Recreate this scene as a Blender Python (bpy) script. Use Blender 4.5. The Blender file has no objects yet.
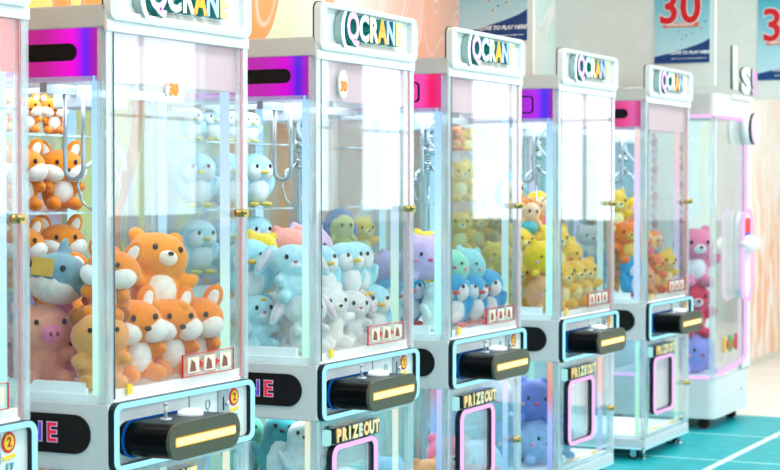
import bpy, bmesh, math, random
from mathutils import Vector, Matrix, Euler
random.seed(7)
sc = bpy.context.scene
COL = sc.collection
PI = math.pi

# ------------------------------------------------------------------ camera frame
F = 1815.0
TH = math.atan(886.0 / F)
ST, CT = math.sin(TH), math.cos(TH)
CAMH = 1.48
CX1, CY1 = -0.816, 5.215            # front-left corner of the fox machine seen from the camera
cam_u = -(CX1 * ST + CY1 * CT)
cam_v = -(CX1 * CT - CY1 * ST)
CAM = Vector((cam_u, -cam_v, CAMH))
FWD = Vector((CT, ST, 0)); RGT = Vector((ST, -CT, 0))
HOR = 186.0
def ray(px, py):
    return FWD + RGT * ((px - 390) / F) + Vector((0, 0, -(py - HOR) / F))
def at_y(px, py, y):
    r = ray(px, py); t = (y - CAM.y) / r.y
    return CAM + r * t
def at_x(px, py, x):
    r = ray(px, py); t = (x - CAM.x) / r.x
    return CAM + r * t

# ------------------------------------------------------------------ materials
def lin(c):
    return c / 12.92 if c <= 0.04045 else ((c + 0.055) / 1.055) ** 2.4
def H(h):
    h = h.lstrip('#')
    return tuple(lin(int(h[i:i + 2], 16) / 255) for i in (0, 2, 4)) + (1,)
def newmat(n):
    m = bpy.data.materials.new(n); m.use_nodes = True
    m.node_tree.nodes.clear()
    return m, m.node_tree
def N(nt, t, **k):
    n = nt.nodes.new(t)
    for a, b in k.items(): setattr(n, a, b)
    return n
def out(nt, s):
    o = N(nt, 'ShaderNodeOutputMaterial'); nt.links.new(s, o.inputs['Surface'])
_mc = {}
def plastic(col, rough=0.4, metal=0.0, em=0.0, noise=0.02, emcol=None):
    key = ('p', col, rough, metal, em, emcol)
    if key in _mc: return _mc[key]
    m, nt = newmat('plastic_' + col.strip('#'))
    p = N(nt, 'ShaderNodeBsdfPrincipled')
    c = H(col)
    nz = N(nt, 'ShaderNodeTexNoise'); nz.inputs['Scale'].default_value = 9
    tc = N(nt, 'ShaderNodeTexCoord'); nt.links.new(tc.outputs['Object'], nz.inputs['Vector'])
    mr = N(nt, 'ShaderNodeMix', data_type='RGBA')
    mr.inputs[6].default_value = tuple(max(0, x * (1 - noise * 3)) for x in c[:3]) + (1,)
    mr.inputs[7].default_value = tuple(min(1, x * (1 + noise * 3)) for x in c[:3]) + (1,)
    nt.links.new(nz.outputs['Fac'], mr.inputs[0]); nt.links.new(mr.outputs[2], p.inputs['Base Color'])
    p.inputs['Roughness'].default_value = rough; p.inputs['Metallic'].default_value = metal
    if em:
        p.inputs['Emission Color'].default_value = H(emcol or col); p.inputs['Emission Strength'].default_value = em
    out(nt, p.outputs[0]); _mc[key] = m
    return m
def fabric(col):
    key = ('f', col)
    if key in _mc: return _mc[key]
    m, nt = newmat('plush_' + col.strip('#'))
    p = N(nt, 'ShaderNodeBsdfPrincipled'); c = H(col)
    tc = N(nt, 'ShaderNodeTexCoord')
    nz = N(nt, 'ShaderNodeTexNoise'); nz.inputs['Scale'].default_value = 45; nz.inputs['Detail'].default_value = 4
    nt.links.new(tc.outputs['Object'], nz.inputs['Vector'])
    mr = N(nt, 'ShaderNodeMix', data_type='RGBA')
    mr.inputs[6].default_value = tuple(x * 0.72 for x in c[:3]) + (1,)
    mr.inputs[7].default_value = tuple(min(1, x * 1.25) for x in c[:3]) + (1,)
    nt.links.new(nz.outputs['Fac'], mr.inputs[0]); nt.links.new(mr.outputs[2], p.inputs['Base Color'])
    p.inputs['Roughness'].default_value = 0.95
    p.inputs['Sheen Weight'].default_value = 0.4
    bp = N(nt, 'ShaderNodeBump'); bp.inputs['Strength'].default_value = 0.35; bp.inputs['Distance'].default_value = 0.004
    nz2 = N(nt, 'ShaderNodeTexNoise'); nz2.inputs['Scale'].default_value = 160
    nt.links.new(tc.outputs['Object'], nz2.inputs['Vector']); nt.links.new(nz2.outputs['Fac'], bp.inputs['Height'])
    nt.links.new(bp.outputs[0], p.inputs['Normal'])
    out(nt, p.outputs[0]); _mc[key] = m
    return m
def glow(col, s=1.0, base=None):
    key = ('g', col, s)
    if key in _mc: return _mc[key]
    m, nt = newmat('glow_' + col.strip('#'))
    e = N(nt, 'ShaderNodeEmission'); e.inputs[0].default_value = H(col); e.inputs[1].default_value = s
    out(nt, e.outputs[0]); _mc[key] = m
    return m
def gradient_glow(name, axis, stops, lo, hi, s=1.0, gloss=0.0):
    """LED gradient along an object axis between lo and hi metres."""
    m, nt = newmat(name)
    tc = N(nt, 'ShaderNodeTexCoord'); sx = N(nt, 'ShaderNodeSeparateXYZ'); nt.links.new(tc.outputs['Object'], sx.inputs[0])
    mr = N(nt, 'ShaderNodeMapRange'); mr.inputs[1].default_value = lo; mr.inputs[2].default_value = hi
    nt.links.new(sx.outputs[axis], mr.inputs[0])
    cr = N(nt, 'ShaderNodeValToRGB'); nt.links.new(mr.outputs[0], cr.inputs[0])
    el = cr.color_ramp.elements
    while len(el) < len(stops): el.new(0.5)
    for i, (p, c) in enumerate(sorted(stops)):
        el[i].position = p; el[i].color = H(c)
    e = N(nt, 'ShaderNodeEmission'); e.inputs[1].default_value = s; nt.links.new(cr.outputs[0], e.inputs[0])
    if gloss:
        g = N(nt, 'ShaderNodeBsdfGlossy'); g.inputs['Roughness'].default_value = 0.08
        mx = N(nt, 'ShaderNodeMixShader'); mx.inputs[0].default_value = gloss
        nt.links.new(e.outputs[0], mx.inputs[1]); nt.links.new(g.outputs[0], mx.inputs[2]); out(nt, mx.outputs[0])
    else: out(nt, e.outputs[0])
    return m
def acrylic(name, tint='#ffffff', f0=0.07, edge=0.75, haze=0.03, hazecol='#ffffff'):
    """thin clear sheet: straight-through transmission + angle dependent mirror + painted milky haze"""
    m, nt = newmat(name)
    t = N(nt, 'ShaderNodeBsdfTransparent'); t.inputs[0].default_value = H(tint)
    g = N(nt, 'ShaderNodeBsdfGlossy'); g.inputs['Roughness'].default_value = 0.015
    lw = N(nt, 'ShaderNodeLayerWeight'); lw.inputs[0].default_value = 0.5
    pw = N(nt, 'ShaderNodeMath', operation='POWER'); pw.inputs[1].default_value = 3.2
    nt.links.new(lw.outputs['Facing'], pw.inputs[0])
    mr = N(nt, 'ShaderNodeMapRange'); mr.inputs[3].default_value = f0; mr.inputs[4].default_value = edge
    nt.links.new(pw.outputs[0], mr.inputs[0])
    mx = N(nt, 'ShaderNodeMixShader'); nt.links.new(mr.outputs[0], mx.inputs[0])
    nt.links.new(t.outputs[0], mx.inputs[1]); nt.links.new(g.outputs[0], mx.inputs[2])
    d = N(nt, 'ShaderNodeBsdfDiffuse'); d.inputs[0].default_value = H(hazecol)  # white haze painted over the clear sheet as a diffuse layer
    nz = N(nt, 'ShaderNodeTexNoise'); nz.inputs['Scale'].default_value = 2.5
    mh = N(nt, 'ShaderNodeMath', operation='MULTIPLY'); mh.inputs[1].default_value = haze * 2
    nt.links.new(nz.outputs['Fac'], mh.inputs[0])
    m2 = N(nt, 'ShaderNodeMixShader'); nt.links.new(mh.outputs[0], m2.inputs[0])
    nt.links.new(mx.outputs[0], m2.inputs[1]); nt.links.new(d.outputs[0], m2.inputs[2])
    out(nt, m2.outputs[0])
    return m
M = {
 'white': plastic('#e6e8e8', 0.35), 'panel': plastic('#d2d6d8', 0.4), 'console': plastic('#e2e4e2', 0.3),
 'black': plastic('#06080b', 0.28), 'rim': plastic('#16242c', 0.3), 'chrome': plastic('#d4d8dc', 0.15, 1.0),
 'satin': plastic('#b8bec4', 0.3, 0.6), 'cap': plastic('#5a5b4c', 0.4, 0.15), 'brass': plastic('#c8b070', 0.25, 0.9),
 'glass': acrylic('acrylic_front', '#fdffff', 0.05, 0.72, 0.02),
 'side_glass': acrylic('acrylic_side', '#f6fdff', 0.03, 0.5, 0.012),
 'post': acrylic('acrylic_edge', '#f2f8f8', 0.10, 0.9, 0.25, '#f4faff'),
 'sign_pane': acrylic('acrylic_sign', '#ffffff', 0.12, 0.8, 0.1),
 'neon': glow('#aef0ff', 1.12), 'pinkneon': glow('#f4c6f8', 1.12), 'strip': glow('#fff6bc', 1.25),
 'amber': glow('#f0c040', 0.9), 'red': plastic('#d8302c', 0.4), 'yellow': plastic('#f2d23c', 0.5),
 'wheel': plastic('#1c2428', 0.5), 'inner': plastic('#f8f8f6', 0.6, 0, .12), 'wood': plastic('#a8763a', 0.7),  # inner: slight glow added so the floors look whiter
}
for n_ in M['black'].node_tree.nodes:
    if n_.type == 'BSDF_PRINCIPLED': n_.inputs['Specular IOR Level'].default_value = .15
# ------------------------------------------------------------------ mesh helpers
class MB:
    def __init__(s): s.bm = bmesh.new(); s.mats = []; s.mi = 0
    def mat(s, m):
        if m not in s.mats: s.mats.append(m)
        s.mi = s.mats.index(m); return s
    def _tag(s, faces):
        for f in faces: f.material_index = s.mi
    def box(s, x0, y0, z0, x1, y1, z1):
        v = [s.bm.verts.new(p) for p in [(x0,y0,z0),(x1,y0,z0),(x1,y1,z0),(x0,y1,z0),(x0,y0,z1),(x1,y0,z1),(x1,y1,z1),(x0,y1,z1)]]
        fs = [s.bm.faces.new([v[i] for i in q]) for q in [(3,2,1,0),(4,5,6,7),(0,1,5,4),(1,2,6,5),(2,3,7,6),(3,0,4,7)]]
        s._tag(fs); return s
    def prism(s, pts, plane, a, b):
        """pts 2-D polygon; plane 'y': (x,z) extruded y a..b ; plane 'x': (y,z) ; plane 'z': (x,y)"""
        def P(p, t):
            return {'y': (p[0], t, p[1]), 'x': (t, p[0], p[1]), 'z': (p[0], p[1], t)}[plane]
        va = [s.bm.verts.new(P(p, a)) for p in pts]; vb = [s.bm.verts.new(P(p, b)) for p in pts]
        fs = [s.bm.faces.new(va), s.bm.faces.new(vb[::-1])]
        n = len(pts)
        for i in range(n): fs.append(s.bm.faces.new([va[i], vb[i], vb[(i+1) % n], va[(i+1) % n]]))
        s._tag(fs); return s
    def ring(s, outer, inner, plane, a, b):
        def P(p, t):
            return {'y': (p[0], t, p[1]), 'x': (t, p[0], p[1]), 'z': (p[0], p[1], t)}[plane]
        n = len(outer)
        L = [[s.bm.verts.new(P(p, t)) for p in q] for q, t in ((outer,a),(inner,a),(outer,b),(inner,b))]
        fs = []
        for i in range(n):
            j = (i+1) % n
            fs += [s.bm.faces.new([L[0][i],L[0][j],L[1][j],L[1][i]]), s.bm.faces.new([L[2][i],L[3][i],L[3][j],L[2][j]]),
                   s.bm.faces.new([L[0][i],L[2][i],L[2][j],L[0][j]]), s.bm.faces.new([L[1][i],L[1][j],L[3][j],L[3][i]])]
        s._tag(fs); return s
    def tube(s, pts, r, closed=False, n=10, r2=None):
        pts = [Vector(p) for p in pts]; k = len(pts); rings = []
        up = None
        for i, p in enumerate(pts):
            if closed: d = pts[(i+1) % k] - pts[i-1]
            else: d = pts[min(i+1, k-1)] - pts[max(i-1, 0)]
            d.normalize()
            if up is None:
                up = Vector((0,0,1)) if abs(d.z) < 0.8 else Vector((1,0,0))
                if closed: up = (pts[1]-pts[0]).cross(pts[k//2]-pts[0]).normalized()
            x = up - d * up.dot(d)
            if x.length < 1e-5: x = d.orthogonal()
            x.normalize(); up = x; y = d.cross(x)
            rr = r if r2 is None else r + (r2 - r) * i / (k-1)
            rings.append([s.bm.verts.new(p + x*math.cos(2*PI*j/n)*rr + y*math.sin(2*PI*j/n)*rr) for j in range(n)])
        fs = []
        for i in range(k if closed else k-1):
            A, B = rings[i], rings[(i+1) % k]
            for j in range(n): fs.append(s.bm.faces.new([A[j], A[(j+1)%n], B[(j+1)%n], B[j]]))
        if not closed: fs += [s.bm.faces.new(rings[0][::-1]), s.bm.faces.new(rings[-1])]
        for f in fs: f.smooth = True
        s._tag(fs); return s
    def ell(s, c, r, rot=(0,0,0), seg=20, rings=12):
        mt = Matrix.Translation(c) @ Euler(rot).to_matrix().to_4x4() @ Matrix.Diagonal((r[0], r[1], r[2], 1))
        g = bmesh.ops.create_uvsphere(s.bm, u_segments=seg, v_segments=rings, radius=1, matrix=mt)
        fs = {f for v in g['verts'] for f in v.link_faces}
        for f in fs: f.smooth = True
        s._tag(fs); return s
    def cone(s, c, r1, r2, h, rot=(0,0,0), n=20, sx=1.0):
        mt = Matrix.Translation(c) @ Euler(rot).to_matrix().to_4x4() @ Matrix.Diagonal((1, sx, 1, 1))
        g = bmesh.ops.create_cone(s.bm, cap_ends=True, segments=n, radius1=r1, radius2=r2, depth=h, matrix=mt)
        fs = {f for v in g['verts'] for f in v.link_faces}
        for f in fs: f.smooth = len(f.verts) == 4
        s._tag(fs); return s
    def build(s, name, parent=None, m=None, bevel=0):
        if m is not None: s.mats = [m]
        bmesh.ops.recalc_face_normals(s.bm, faces=s.bm.faces)
        me = bpy.data.meshes.new(name); s.bm.to_mesh(me); s.bm.free()
        for mm in s.mats: me.materials.append(mm)
        o = bpy.data.objects.new(name, me); COL.objects.link(o)
        if parent: o.parent = parent
        if bevel:
            b = o.modifiers.new('Bevel', 'BEVEL'); b.width = bevel; b.segments = 2; b.limit_method = 'ANGLE'
        return o
def rrect(x0, z0, x1, z1, r, n=6):
    P = []
    for cx, cz, a0 in ((x1-r, z1-r, 0), (x0+r, z1-r, PI/2), (x0+r, z0+r, PI), (x1-r, z0+r, 1.5*PI)):
        for i in range(n+1):
            a = a0 + PI/2*i/n; P.append((cx + r*math.cos(a), cz + r*math.sin(a)))
    return P
def tag(o, label=None, cat=None, group=None, kind=None):
    if label: o['label'] = label
    if cat: o['category'] = cat
    if group: o['group'] = group
    if kind: o['kind'] = kind
    return o
def empty(name, loc=(0,0,0), rot=(0,0,0)):
    o = bpy.data.objects.new(name, None); o.empty_display_size = 0.1
    COL.objects.link(o); o.location = loc; o.rotation_euler = rot
    return o
def copy_tree(o, parent=None):
    c = o.copy(); COL.objects.link(c); c.parent = parent
    for ch in list(o.children): copy_tree(ch, c)
    return c
_tc = {}
def text_mesh(body, size, ext, m, off=0.0, shear=0.0, sidem=None):
    key = (body, size, ext, off, m.name, shear)
    if key in _tc: return _tc[key]
    cu = bpy.data.curves.new('lettering', 'FONT'); cu.body = body; cu.size = size; cu.extrude = ext; cu.offset = off
    cu.align_x = 'CENTER'; cu.align_y = 'CENTER'; cu.resolution_u = 3; cu.shear = shear
    t = bpy.data.objects.new('lettering_src', cu); COL.objects.link(t)
    dg = bpy.context.evaluated_depsgraph_get()
    me = bpy.data.meshes.new_from_object(t.evaluated_get(dg)); bpy.data.objects.remove(t)
    me.materials.clear(); me.materials.append(m)
    if sidem:
        me.materials.append(sidem)
        for p in me.polygons: p.material_index = 0 if p.normal.z > 0.5 else 1
    _tc[key] = me
    return me
def text(name, body, size, loc, rot, m, parent, ext=0.001, off=0.0, sx=1.0, sidem=None, shear=0.0):
    o = bpy.data.objects.new(name, text_mesh(body, size, ext, m, off, shear, sidem)); COL.objects.link(o)
    o.location = loc; o.rotation_euler = rot; o.scale = (sx, 1, 1); o.parent = parent
    return o
RF = (PI/2, 0, 0)               # lettering on a front
RS = (PI/2, 0, -PI/2)           # lettering on a left side

def area(name, loc, rot, sx_, sy_, e, col=(1,1,1)):
    l = bpy.data.lights.new(name, 'AREA'); l.shape = 'RECTANGLE'; l.size = sx_; l.size_y = sy_; l.energy = e; l.color = col
    o = bpy.data.objects.new(name, l); COL.objects.link(o); o.location = loc; o.rotation_euler = rot
    return o
# ------------------------------------------------------------------ the machine
W, D = 0.80, 0.72
LOWC = {'mint': [(0,'#c8fff0'),(0.5,'#e8fff0'),(1,'#ffe9c8')], 'coral': [(0,'#a8b8ff'),(0.45,'#c0c8ff'),(0.7,'#ff9a9a'),(1,'#ffc09a')],
        'blue': [(0,'#8fb4ff'),(0.6,'#b8d8ff'),(1,'#e8c8ff')], 'green': [(0,'#c6f7d8'),(1,'#b8f4e4')]}
UPC = {'mint': [(0,'#c8ffe0'),(0.3,'#d8fff4'),(0.5,'#ccecff'),(1,'#b4dcff')], 'cyan': [(0,'#b8fff0'),(0.5,'#d0f4ff'),(1,'#b4d4ff')],
       'violet': [(0,'#c8d8ff'),(0.35,'#d8dcff'),(0.6,'#f0d8ff'),(0.8,'#ffcfe0'),(1,'#ffe0d0')]}
def tube_led(name, parent, x, y, z0, z1, mat, r=0.011):
    b = MB(); b.tube([(x,y,z0),(x,y,z1)], r, n=12); return b.build(name, parent, mat)
def crane_machine(label, x, up='mint', low='mint', hood=('#d23aa8','#ff2ad8','#7a50ff','#d8a0e8'), plate='pill', diff='#dcc0ca'):
    root = empty('crane_machine', (x, 0, 0))
    tag(root, label, 'claw machine', 'claw machines with coloured letter signs')
    # base
    b = MB(); b.box(0, 0, .073, W, D, .122); base = b.build('base', root, M['panel'], .006)
    b = MB(); b.box(0.01, -.004, .066, W-.01, .004, .074).box(-.004, 0.02, .066, .003, D-.02, .073)
    b.build('base_light', root, M['neon'])
    for cx in (.07, W-.07):
        for cy in (.07, D-.07):
            b = MB(); b.box(cx-.02, cy-.02, .062, cx+.02, cy+.02, .074); b.cone((cx, cy, .056), .014, .01, .02)
            b.box(cx-.018, cy-.004, .025, cx-.014, cy+.03, .06).box(cx+.014, cy-.004, .025, cx+.018, cy+.03, .06)
            c = b.build('caster', root, M['chrome'])
            b = MB(); b.mat(M['wheel']).cone((cx, cy+.016, .034), .034, .034, .026, (0, PI/2, 0), 24)
            b.mat(plastic('#a8c0c8', .4)).cone((cx, cy+.016, .034), .020, .020, .031, (0, PI/2, 0), 16)
            w = b.build('wheel', c)
        b = MB(); b.cone((cx+.045, .05, .036), .01, .016, .072); b.cone((cx+.045, .05, .005), .022, .018, .01)
        b.build('levelling_foot', root, M['chrome'])
    # lower cabinet
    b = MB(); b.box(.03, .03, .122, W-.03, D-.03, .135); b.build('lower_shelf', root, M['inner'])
    b = MB(); b.box(.06, .06, .1352, .5, .085, .1375); b.box(.62, .04, .1352, .72, .075, .138); b.build('tape_strip', root, M['yellow'])
    for (cx, cy) in ((0,0),(W-.03,0),(0,D-.03),(W-.03,D-.03)):
        b = MB(); b.ring(rrect(cx, cy, cx+.03, cy+.03, .004, 2), rrect(cx+.004, cy+.004, cx+.026, cy+.026, .002, 2), 'z', .122, .65)
        b.build('lower_post', root, M['post'])
    lm = gradient_glow('led_low', 2, LOWC[low], .135, .65, 1.05)
    for (cx, cy) in ((.045,.06),(W-.045,.06),(.045,D-.05)):
        tube_led('light_tube', root, cx, cy, .135, .65, lm, .012)
    b = MB(); b.box(.03, .004, .122, W-.03, .008, .65); g = b.build('lower_door', root, M['glass'])
    b = MB(); b.ring(rrect(.035, .127, W-.035, .645, .004, 2), rrect(.052, .144, W-.052, .628, .004, 2), 'y', 0, .01)
    b.build('door_frame', g, M['post'])
    b = MB(); b.cone((W-.09, -.012, .36), .014, .014, .024, RF).cone((W-.09, -.028, .36), .009, .012, .012, RF); b.build('lock_knob', g, M['brass'])
    for nx in (.004, W-.008):
        b = MB(); b.box(nx, .03, .122, nx+.004, D-.03, .65); b.build('lower_side_pane', root, M['side_glass'])
    b = MB(); b.box(.03, D-.008, .122, W-.03, D-.004, .65); b.build('lower_back_pane', root, M['side_glass'])
    # prize door with pink neon
    pd = MB(); pd.prism(rrect(.085, .262, .405, .54, .03), 'y', -.012, -.004); d = pd.build('prize_door', root, M['sign_pane'])
    b = MB(); b.ring(rrect(.07, .245, .42, .557, .045), rrect(.09, .265, .40, .537, .03), 'y', -.022, 0); b.build('door_rim', d, M['rim'])
    rr = rrect(.079, .254, .411, .548, .038); b = MB(); b.tube([(p[0], -.026, p[1]) for p in rr], .009, True); b.build('neon_tube', d, M['pinkneon'])
    # prize out sign
    b = MB(); b.prism(rrect(.075, .563, .43, .618, .01), 'y', -.03, 0); s = b.build('prize_sign', root, M['rim'])
    b = MB(); b.prism(rrect(.035, .56, .07, .616, .01), 'y', -.02, -.002); b.build('sign_lamp', s, glow('#b8f4f4', .9))
    cols = ['#ffe9b0','#fff0b8','#e8ffe0','#f6ffd0','#d8fff4','#ffe9b0','#e8ffe0','#fff6c8']
    for i, ch in enumerate('PRIZEOUT'):
        xx = .098 + i*.0425 + (.006 if i > 4 else 0)
        text('letter', ch, .060, (xx, -.034, .5905), RF, glow(cols[i], 1.0), s, .003, .0042, .92, plastic('#e8c070', .4))
    # console band
    b = MB(); b.box(0, 0, .65, W, D, .85); band = b.build('console', root, M['panel'], .005)
    b = MB(); b.box(.02, -.004, .662, W-.02, .001, .838); fp = b.build('control_panel', root, M['console'])
    b = MB(); b.box(.427, -.0055, .67, .4295, -.0035, .83); b.build('panel_seam', fp, M['rim'])
    # neon outline of the console
    o1 = rrect(.002, .650, W-.002, .852, .03); i1 = rrect(.022, .668, W-.022, .834, .018)
    b = MB(); b.ring(o1, i1, 'y', -.018, 0); nf = b.build('neon_frame', root, M['rim'])
    rr = rrect(.013, .660, W-.013, .842, .026); b = MB(); b.tube([(p[0], -.021, p[1]) for p in rr], .0085, True); b.build('neon_tube', nf, M['neon'])
    # coin plate, stickers, icons
    b = MB(); b.mat(M['satin']).prism(rrect(.595, .745, .66, .828, .006), 'y', -.009, -.004)
    b.mat(M['rim']).box(.622, -.0105, .765, .627, -.0085, .808); b.mat(M['chrome']).cone((.643, -.012, .785), .010, .008, .010, RF)
    b.build('coin_slot', fp)
    b = MB(); b.mat(M['red']).prism([(.695+.028*math.cos(a*PI/12), .800+.028*math.sin(a*PI/12)) for a in range(24)], 'y', -.007, -.004)
    b.mat(M['yellow']).prism([(.695+.021*math.cos(a*PI/12), .800+.021*math.sin(a*PI/12)) for a in range(24)], 'y', -.0078, -.006)
    st = b.build('price_sticker', fp); text('lettering', '2', .036, (.695, -.0088, .800), RF, M['red'], st, .0006, .001)
    b = MB(); b.prism([(.672, .752), (.722, .758), (.722, .768), (.672, .762)], 'y', -.007, -.004); st = b.build('price_sticker', fp, M['yellow'])
    text('lettering', '17', .036, (.697, -.0072, .73), RF, plastic('#4aa8b8', .5), st, .0006, .001)
    b = MB(); b.tube([(.537+.012*math.cos(a*PI/8), -.006, .792+.014*math.sin(a*PI/8)) for a in range(16)], .0022, True, 6)
    b.box(.5345, -.0075, .757, .5395, -.005, .778); b.build('hand_icon', fp, M['satin'])
    # pill shaped control bar
    z0, z1, xa, xb = .690, .793, .038, .428
    pill = rrect(xa, z0, xb, z1, .0514, 8); b = MB(); b.prism(pill, 'y', -.175, 0); bar = b.build('control_bar', root, M['black'])
    for p in bar.data.polygons: p.use_smooth = len(p.vertices) == 4
    bar.data.set_sharp_from_angle(angle=0.7)
    b = MB(); b.ring(rrect(xa-.004, z0-.004, xb+.004, z1+.004, .0554, 8), rrect(xa, z0, xb, z1, .0514, 8), 'y', -.030, -.022); b.build('blue_glint_ring', bar, glow('#1868b8', .7))  # blue neon glint at the bar root, built as a glowing ring
    b = MB(); b.prism(rrect(xa-.002, z0-.002, xb+.002, z1+.002, .0534, 8), 'y', -.187, -.175); b.build('cap', bar, M['cap'])
    b = MB(); b.mat(M['amber']).prism(rrect(.066, .7265, .402, .7565, .008), 'y', -.1885, -.186).mat(M['strip']).prism(rrect(.07, .730, .398, .753, .006), 'y', -.190, -.187)
    b.build('light_strip', bar)
    b = MB(); b.cone((.15, -.10, .796), .020, .017, .008); b.tube([(.15,-.10,.797),(.15,-.10,.838)], .0055, n=12); b.ell((.15,-.10,.840), (.008,.008,.006)); b.build('joystick', bar, M['satin'])
    b = MB(); b.cone((.285, -.10, .799), .040, .038, .013, n=28); b.ell((.285,-.10,.804), (.035,.035,.010)); b.build('push_button', bar, plastic('#eef4fa', .25, 0, .25))
    # side plate with lettering
    yb = .06
    b = MB(); b.prism(rrect(yb, .700, .58, .814, .0565, 8), 'x', -.006, 0); sp = b.build('name_plate', root, plastic('#08090b', .5))
    for i, (ch, c) in enumerate((('O','#2f9ad8'),('N','#6a4cc8'),('E','#e0304c'))):
        yy = .318 - i*.062
        text('letter', ch, .078, (-.0065, yy, .757), RS, plastic('#e8c8e8', .5), sp, .0008, .0042)
        text('letter', ch, .078, (-.0078, yy, .757), RS, plastic(c, .5, 0, .25), sp, .0008, .001)
    # upper chamber
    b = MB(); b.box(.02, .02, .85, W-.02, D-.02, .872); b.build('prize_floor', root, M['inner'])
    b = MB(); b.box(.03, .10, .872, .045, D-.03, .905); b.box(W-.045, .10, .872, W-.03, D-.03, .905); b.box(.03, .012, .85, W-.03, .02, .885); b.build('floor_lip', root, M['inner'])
    for (cx, cy) in ((0,0),(W-.034,0),(0,D-.03),(W-.034,D-.03)):
        b = MB(); b.ring(rrect(cx, cy, cx+.034, cy+.034, .004, 2), rrect(cx+.005, cy+.005, cx+.029, cy+.029, .002, 2), 'z', .85, 1.936)
        b.build('upper_post', root, M['post'])
    for cx in (.0385, W-.0405):
        b = MB(); b.box(cx, .001, .86, cx+.002, .012, 1.925); b.build('door_edge', root, plastic('#6a7a80', .3) if cx < .1 else plastic('#e0a8b0', .3))
    um = gradient_glow('led_up', 2, UPC[up], .87, 1.80, 1.12)
    for (cx, cy) in ((.045,.065),(W-.05,.06),(.045,D-.05),(W-.045,D-.05)):
        tube_led('light_tube', root, cx, cy, .872, 1.80, um, .016)
    b = MB(); b.box(.042, .004, .86, W-.042, .008, 1.925); g = b.build('front_door', root, M['glass'])
    b = MB(); b.cone((W-.075, -.012, 1.393), .013, .013, .028, RF).cone((W-.075, -.03, 1.393), .009, .015, .012, RF).tube([(W-.075,-.034,1.393),(W-.10,-.036,1.399)], .006); b.build('lock_knob', g, M['brass'])
    for nx in (.004, W-.008):
        b = MB(); b.box(nx, .034, .85, nx+.004, D-.034, 1.80); b.build('side_pane', root, M['side_glass'])
    b = MB(); b.box(.034, D-.008, .85, W-.034, D-.004, 1.80); b.build('back_pane', root, M['side_glass'])
    # sticker row on the glass
    b = MB(); b.mat(M['sign_pane']).box(.40, -.002, .89, .70, .0035, .958).mat(M['red'])
    b.box(.398,-.003,.888,.702,.003,.890).box(.398,-.003,.957,.702,.003,.959).box(.398,-.003,.888,.400,.003,.959).box(.700,-.003,.888,.702,.003,.959)
    for k in range(3):
        xx = .425 + k*.095
        b.mat(plastic('#e8d8c8', .6)).box(xx, -.0035, .90, xx+.065, .0, .948)
        b.mat(plastic('#8a5a4a', .6)).prism([(xx+.01,.905),(xx+.045,.905),(xx+.04,.93),(xx+.02,.942)], 'y', -.0045, -.003)
        if k: b.mat(M['red']).prism([(xx-.026,.913),(xx-.004,.924),(xx-.026,.936)], 'y', -.0045, -.003)
    b.build('instruction_sticker', g)
    b = MB(); b.prism(rrect(.10, .868, .125, .898, .002, 1), 'y', -.001, .0035); b.build('warning_sticker', g, M['yellow'])
    # hood
    hm = gradient_glow('led_hood', 1, [(0,hood[0]),(.10,hood[2]),(.19,hood[1]),(.42,hood[0]),(.62,hood[0]),(.85,hood[3]),(1,hood[3])], 0.03, .50, .95, .04)
    b = MB(); b.box(.003, .034, 1.80, W-.003, D-.01, 1.936); hd = b.build('hood', root, hm)
    b = MB(); b.box(.002, .026, 1.785, W-.002, .0335, 1.93); b.build('front_diffuser', hd, plastic(diff, .7, 0, .06))
    b = MB()
    if plate == 'pill': b.prism(rrect(.105, 1.843, .62, 1.893, .0245, 8), 'x', -.006, .004)
    else: b.ring(rrect(.13, 1.822, .50, 1.905, .018), rrect(.136, 1.828, .494, 1.899, .013), 'x', -.004, .004)
    b.build('hood_slot', hd, plastic('#06070a', .75))
    b = MB(); b.box(.03, .04, 1.785, W-.03, D-.03, 1.80); b.build('hood_underside', hd, plastic('#e6e0ec', .4, 0, .1))
    b = MB(); b.box(0, 0, 1.936, W, D, 2.003); rf = b.build('roof', root, plastic('#cfcfca', .5), .006)
    if plate == 'frame' and x < 3: b = MB(); b.tube([(.12+.035*math.cos(a*PI/10), .25, 2.003+.05*math.sin(a*PI/10)) for a in range(11)], .005).box(.1,.23,2.003,.3,.25,2.008); b.build('roof_handle', rf, M['wood'])
    else: b = MB(); b.prism([(.08,2.003),(.20,2.003),(.19,2.012),(.09,2.010)], 'y', .16, .21); b.build('roof_latch', rf, M['wood'])
    b = MB(); b.box(0, -.005, 1.925, W, .01, 1.960); b.build('top_rail', root, M['white'], .004)
    # sign
    b = MB(); b.mat(M['white']).ring(rrect(.0, 1.958, W-.01, 2.126, .03), rrect(.045, 1.985, W-.05, 2.108, .012), 'y', -.016, .010)
    b.mat(M['rim']).prism(rrect(.001, 1.954, W-.012, 2.130, .032), 'y', .010, .016)
    sg = b.build('sign', root)
    b = MB(); b.box(.03, .004, 1.975, W-.04, .008, 2.115); b.build('sign_back', sg, plastic('#d2dedd', .4, 0, .05))
    rr = rrect(.010, 1.968, W-.020, 2.116, .024); b = MB(); b.tube([(p[0], -.017, p[1]) for p in rr], .007, True); b.build('neon_tube', sg, glow('#f2ffff', 1.0))
    teal = plastic('#1f8f88', .4); gy = plastic('#9fb4b4', .4)
    L = [('(','#f4fbff',.145,gy,.128), ('Q','#f6b4f0',.228,teal,.136), ('C','#cdeff0',.322,teal,.126), ('R','#fdf6c8',.405,teal,.120), ('A','#ffab10',.482,teal,.116), ('N','#a6b8ff',.560,teal,.114), ('E','#f2f08c',.632,teal,.112)]
    for ch, c, xx, sm, sz in L:
        text('letter', ch, sz, (xx*.93+.016, -.014, 2.048), RF, plastic(c, .4, 0, .2), sg, .014, .0055, 1.0 if ch == '(' else .88, sm)
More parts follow.
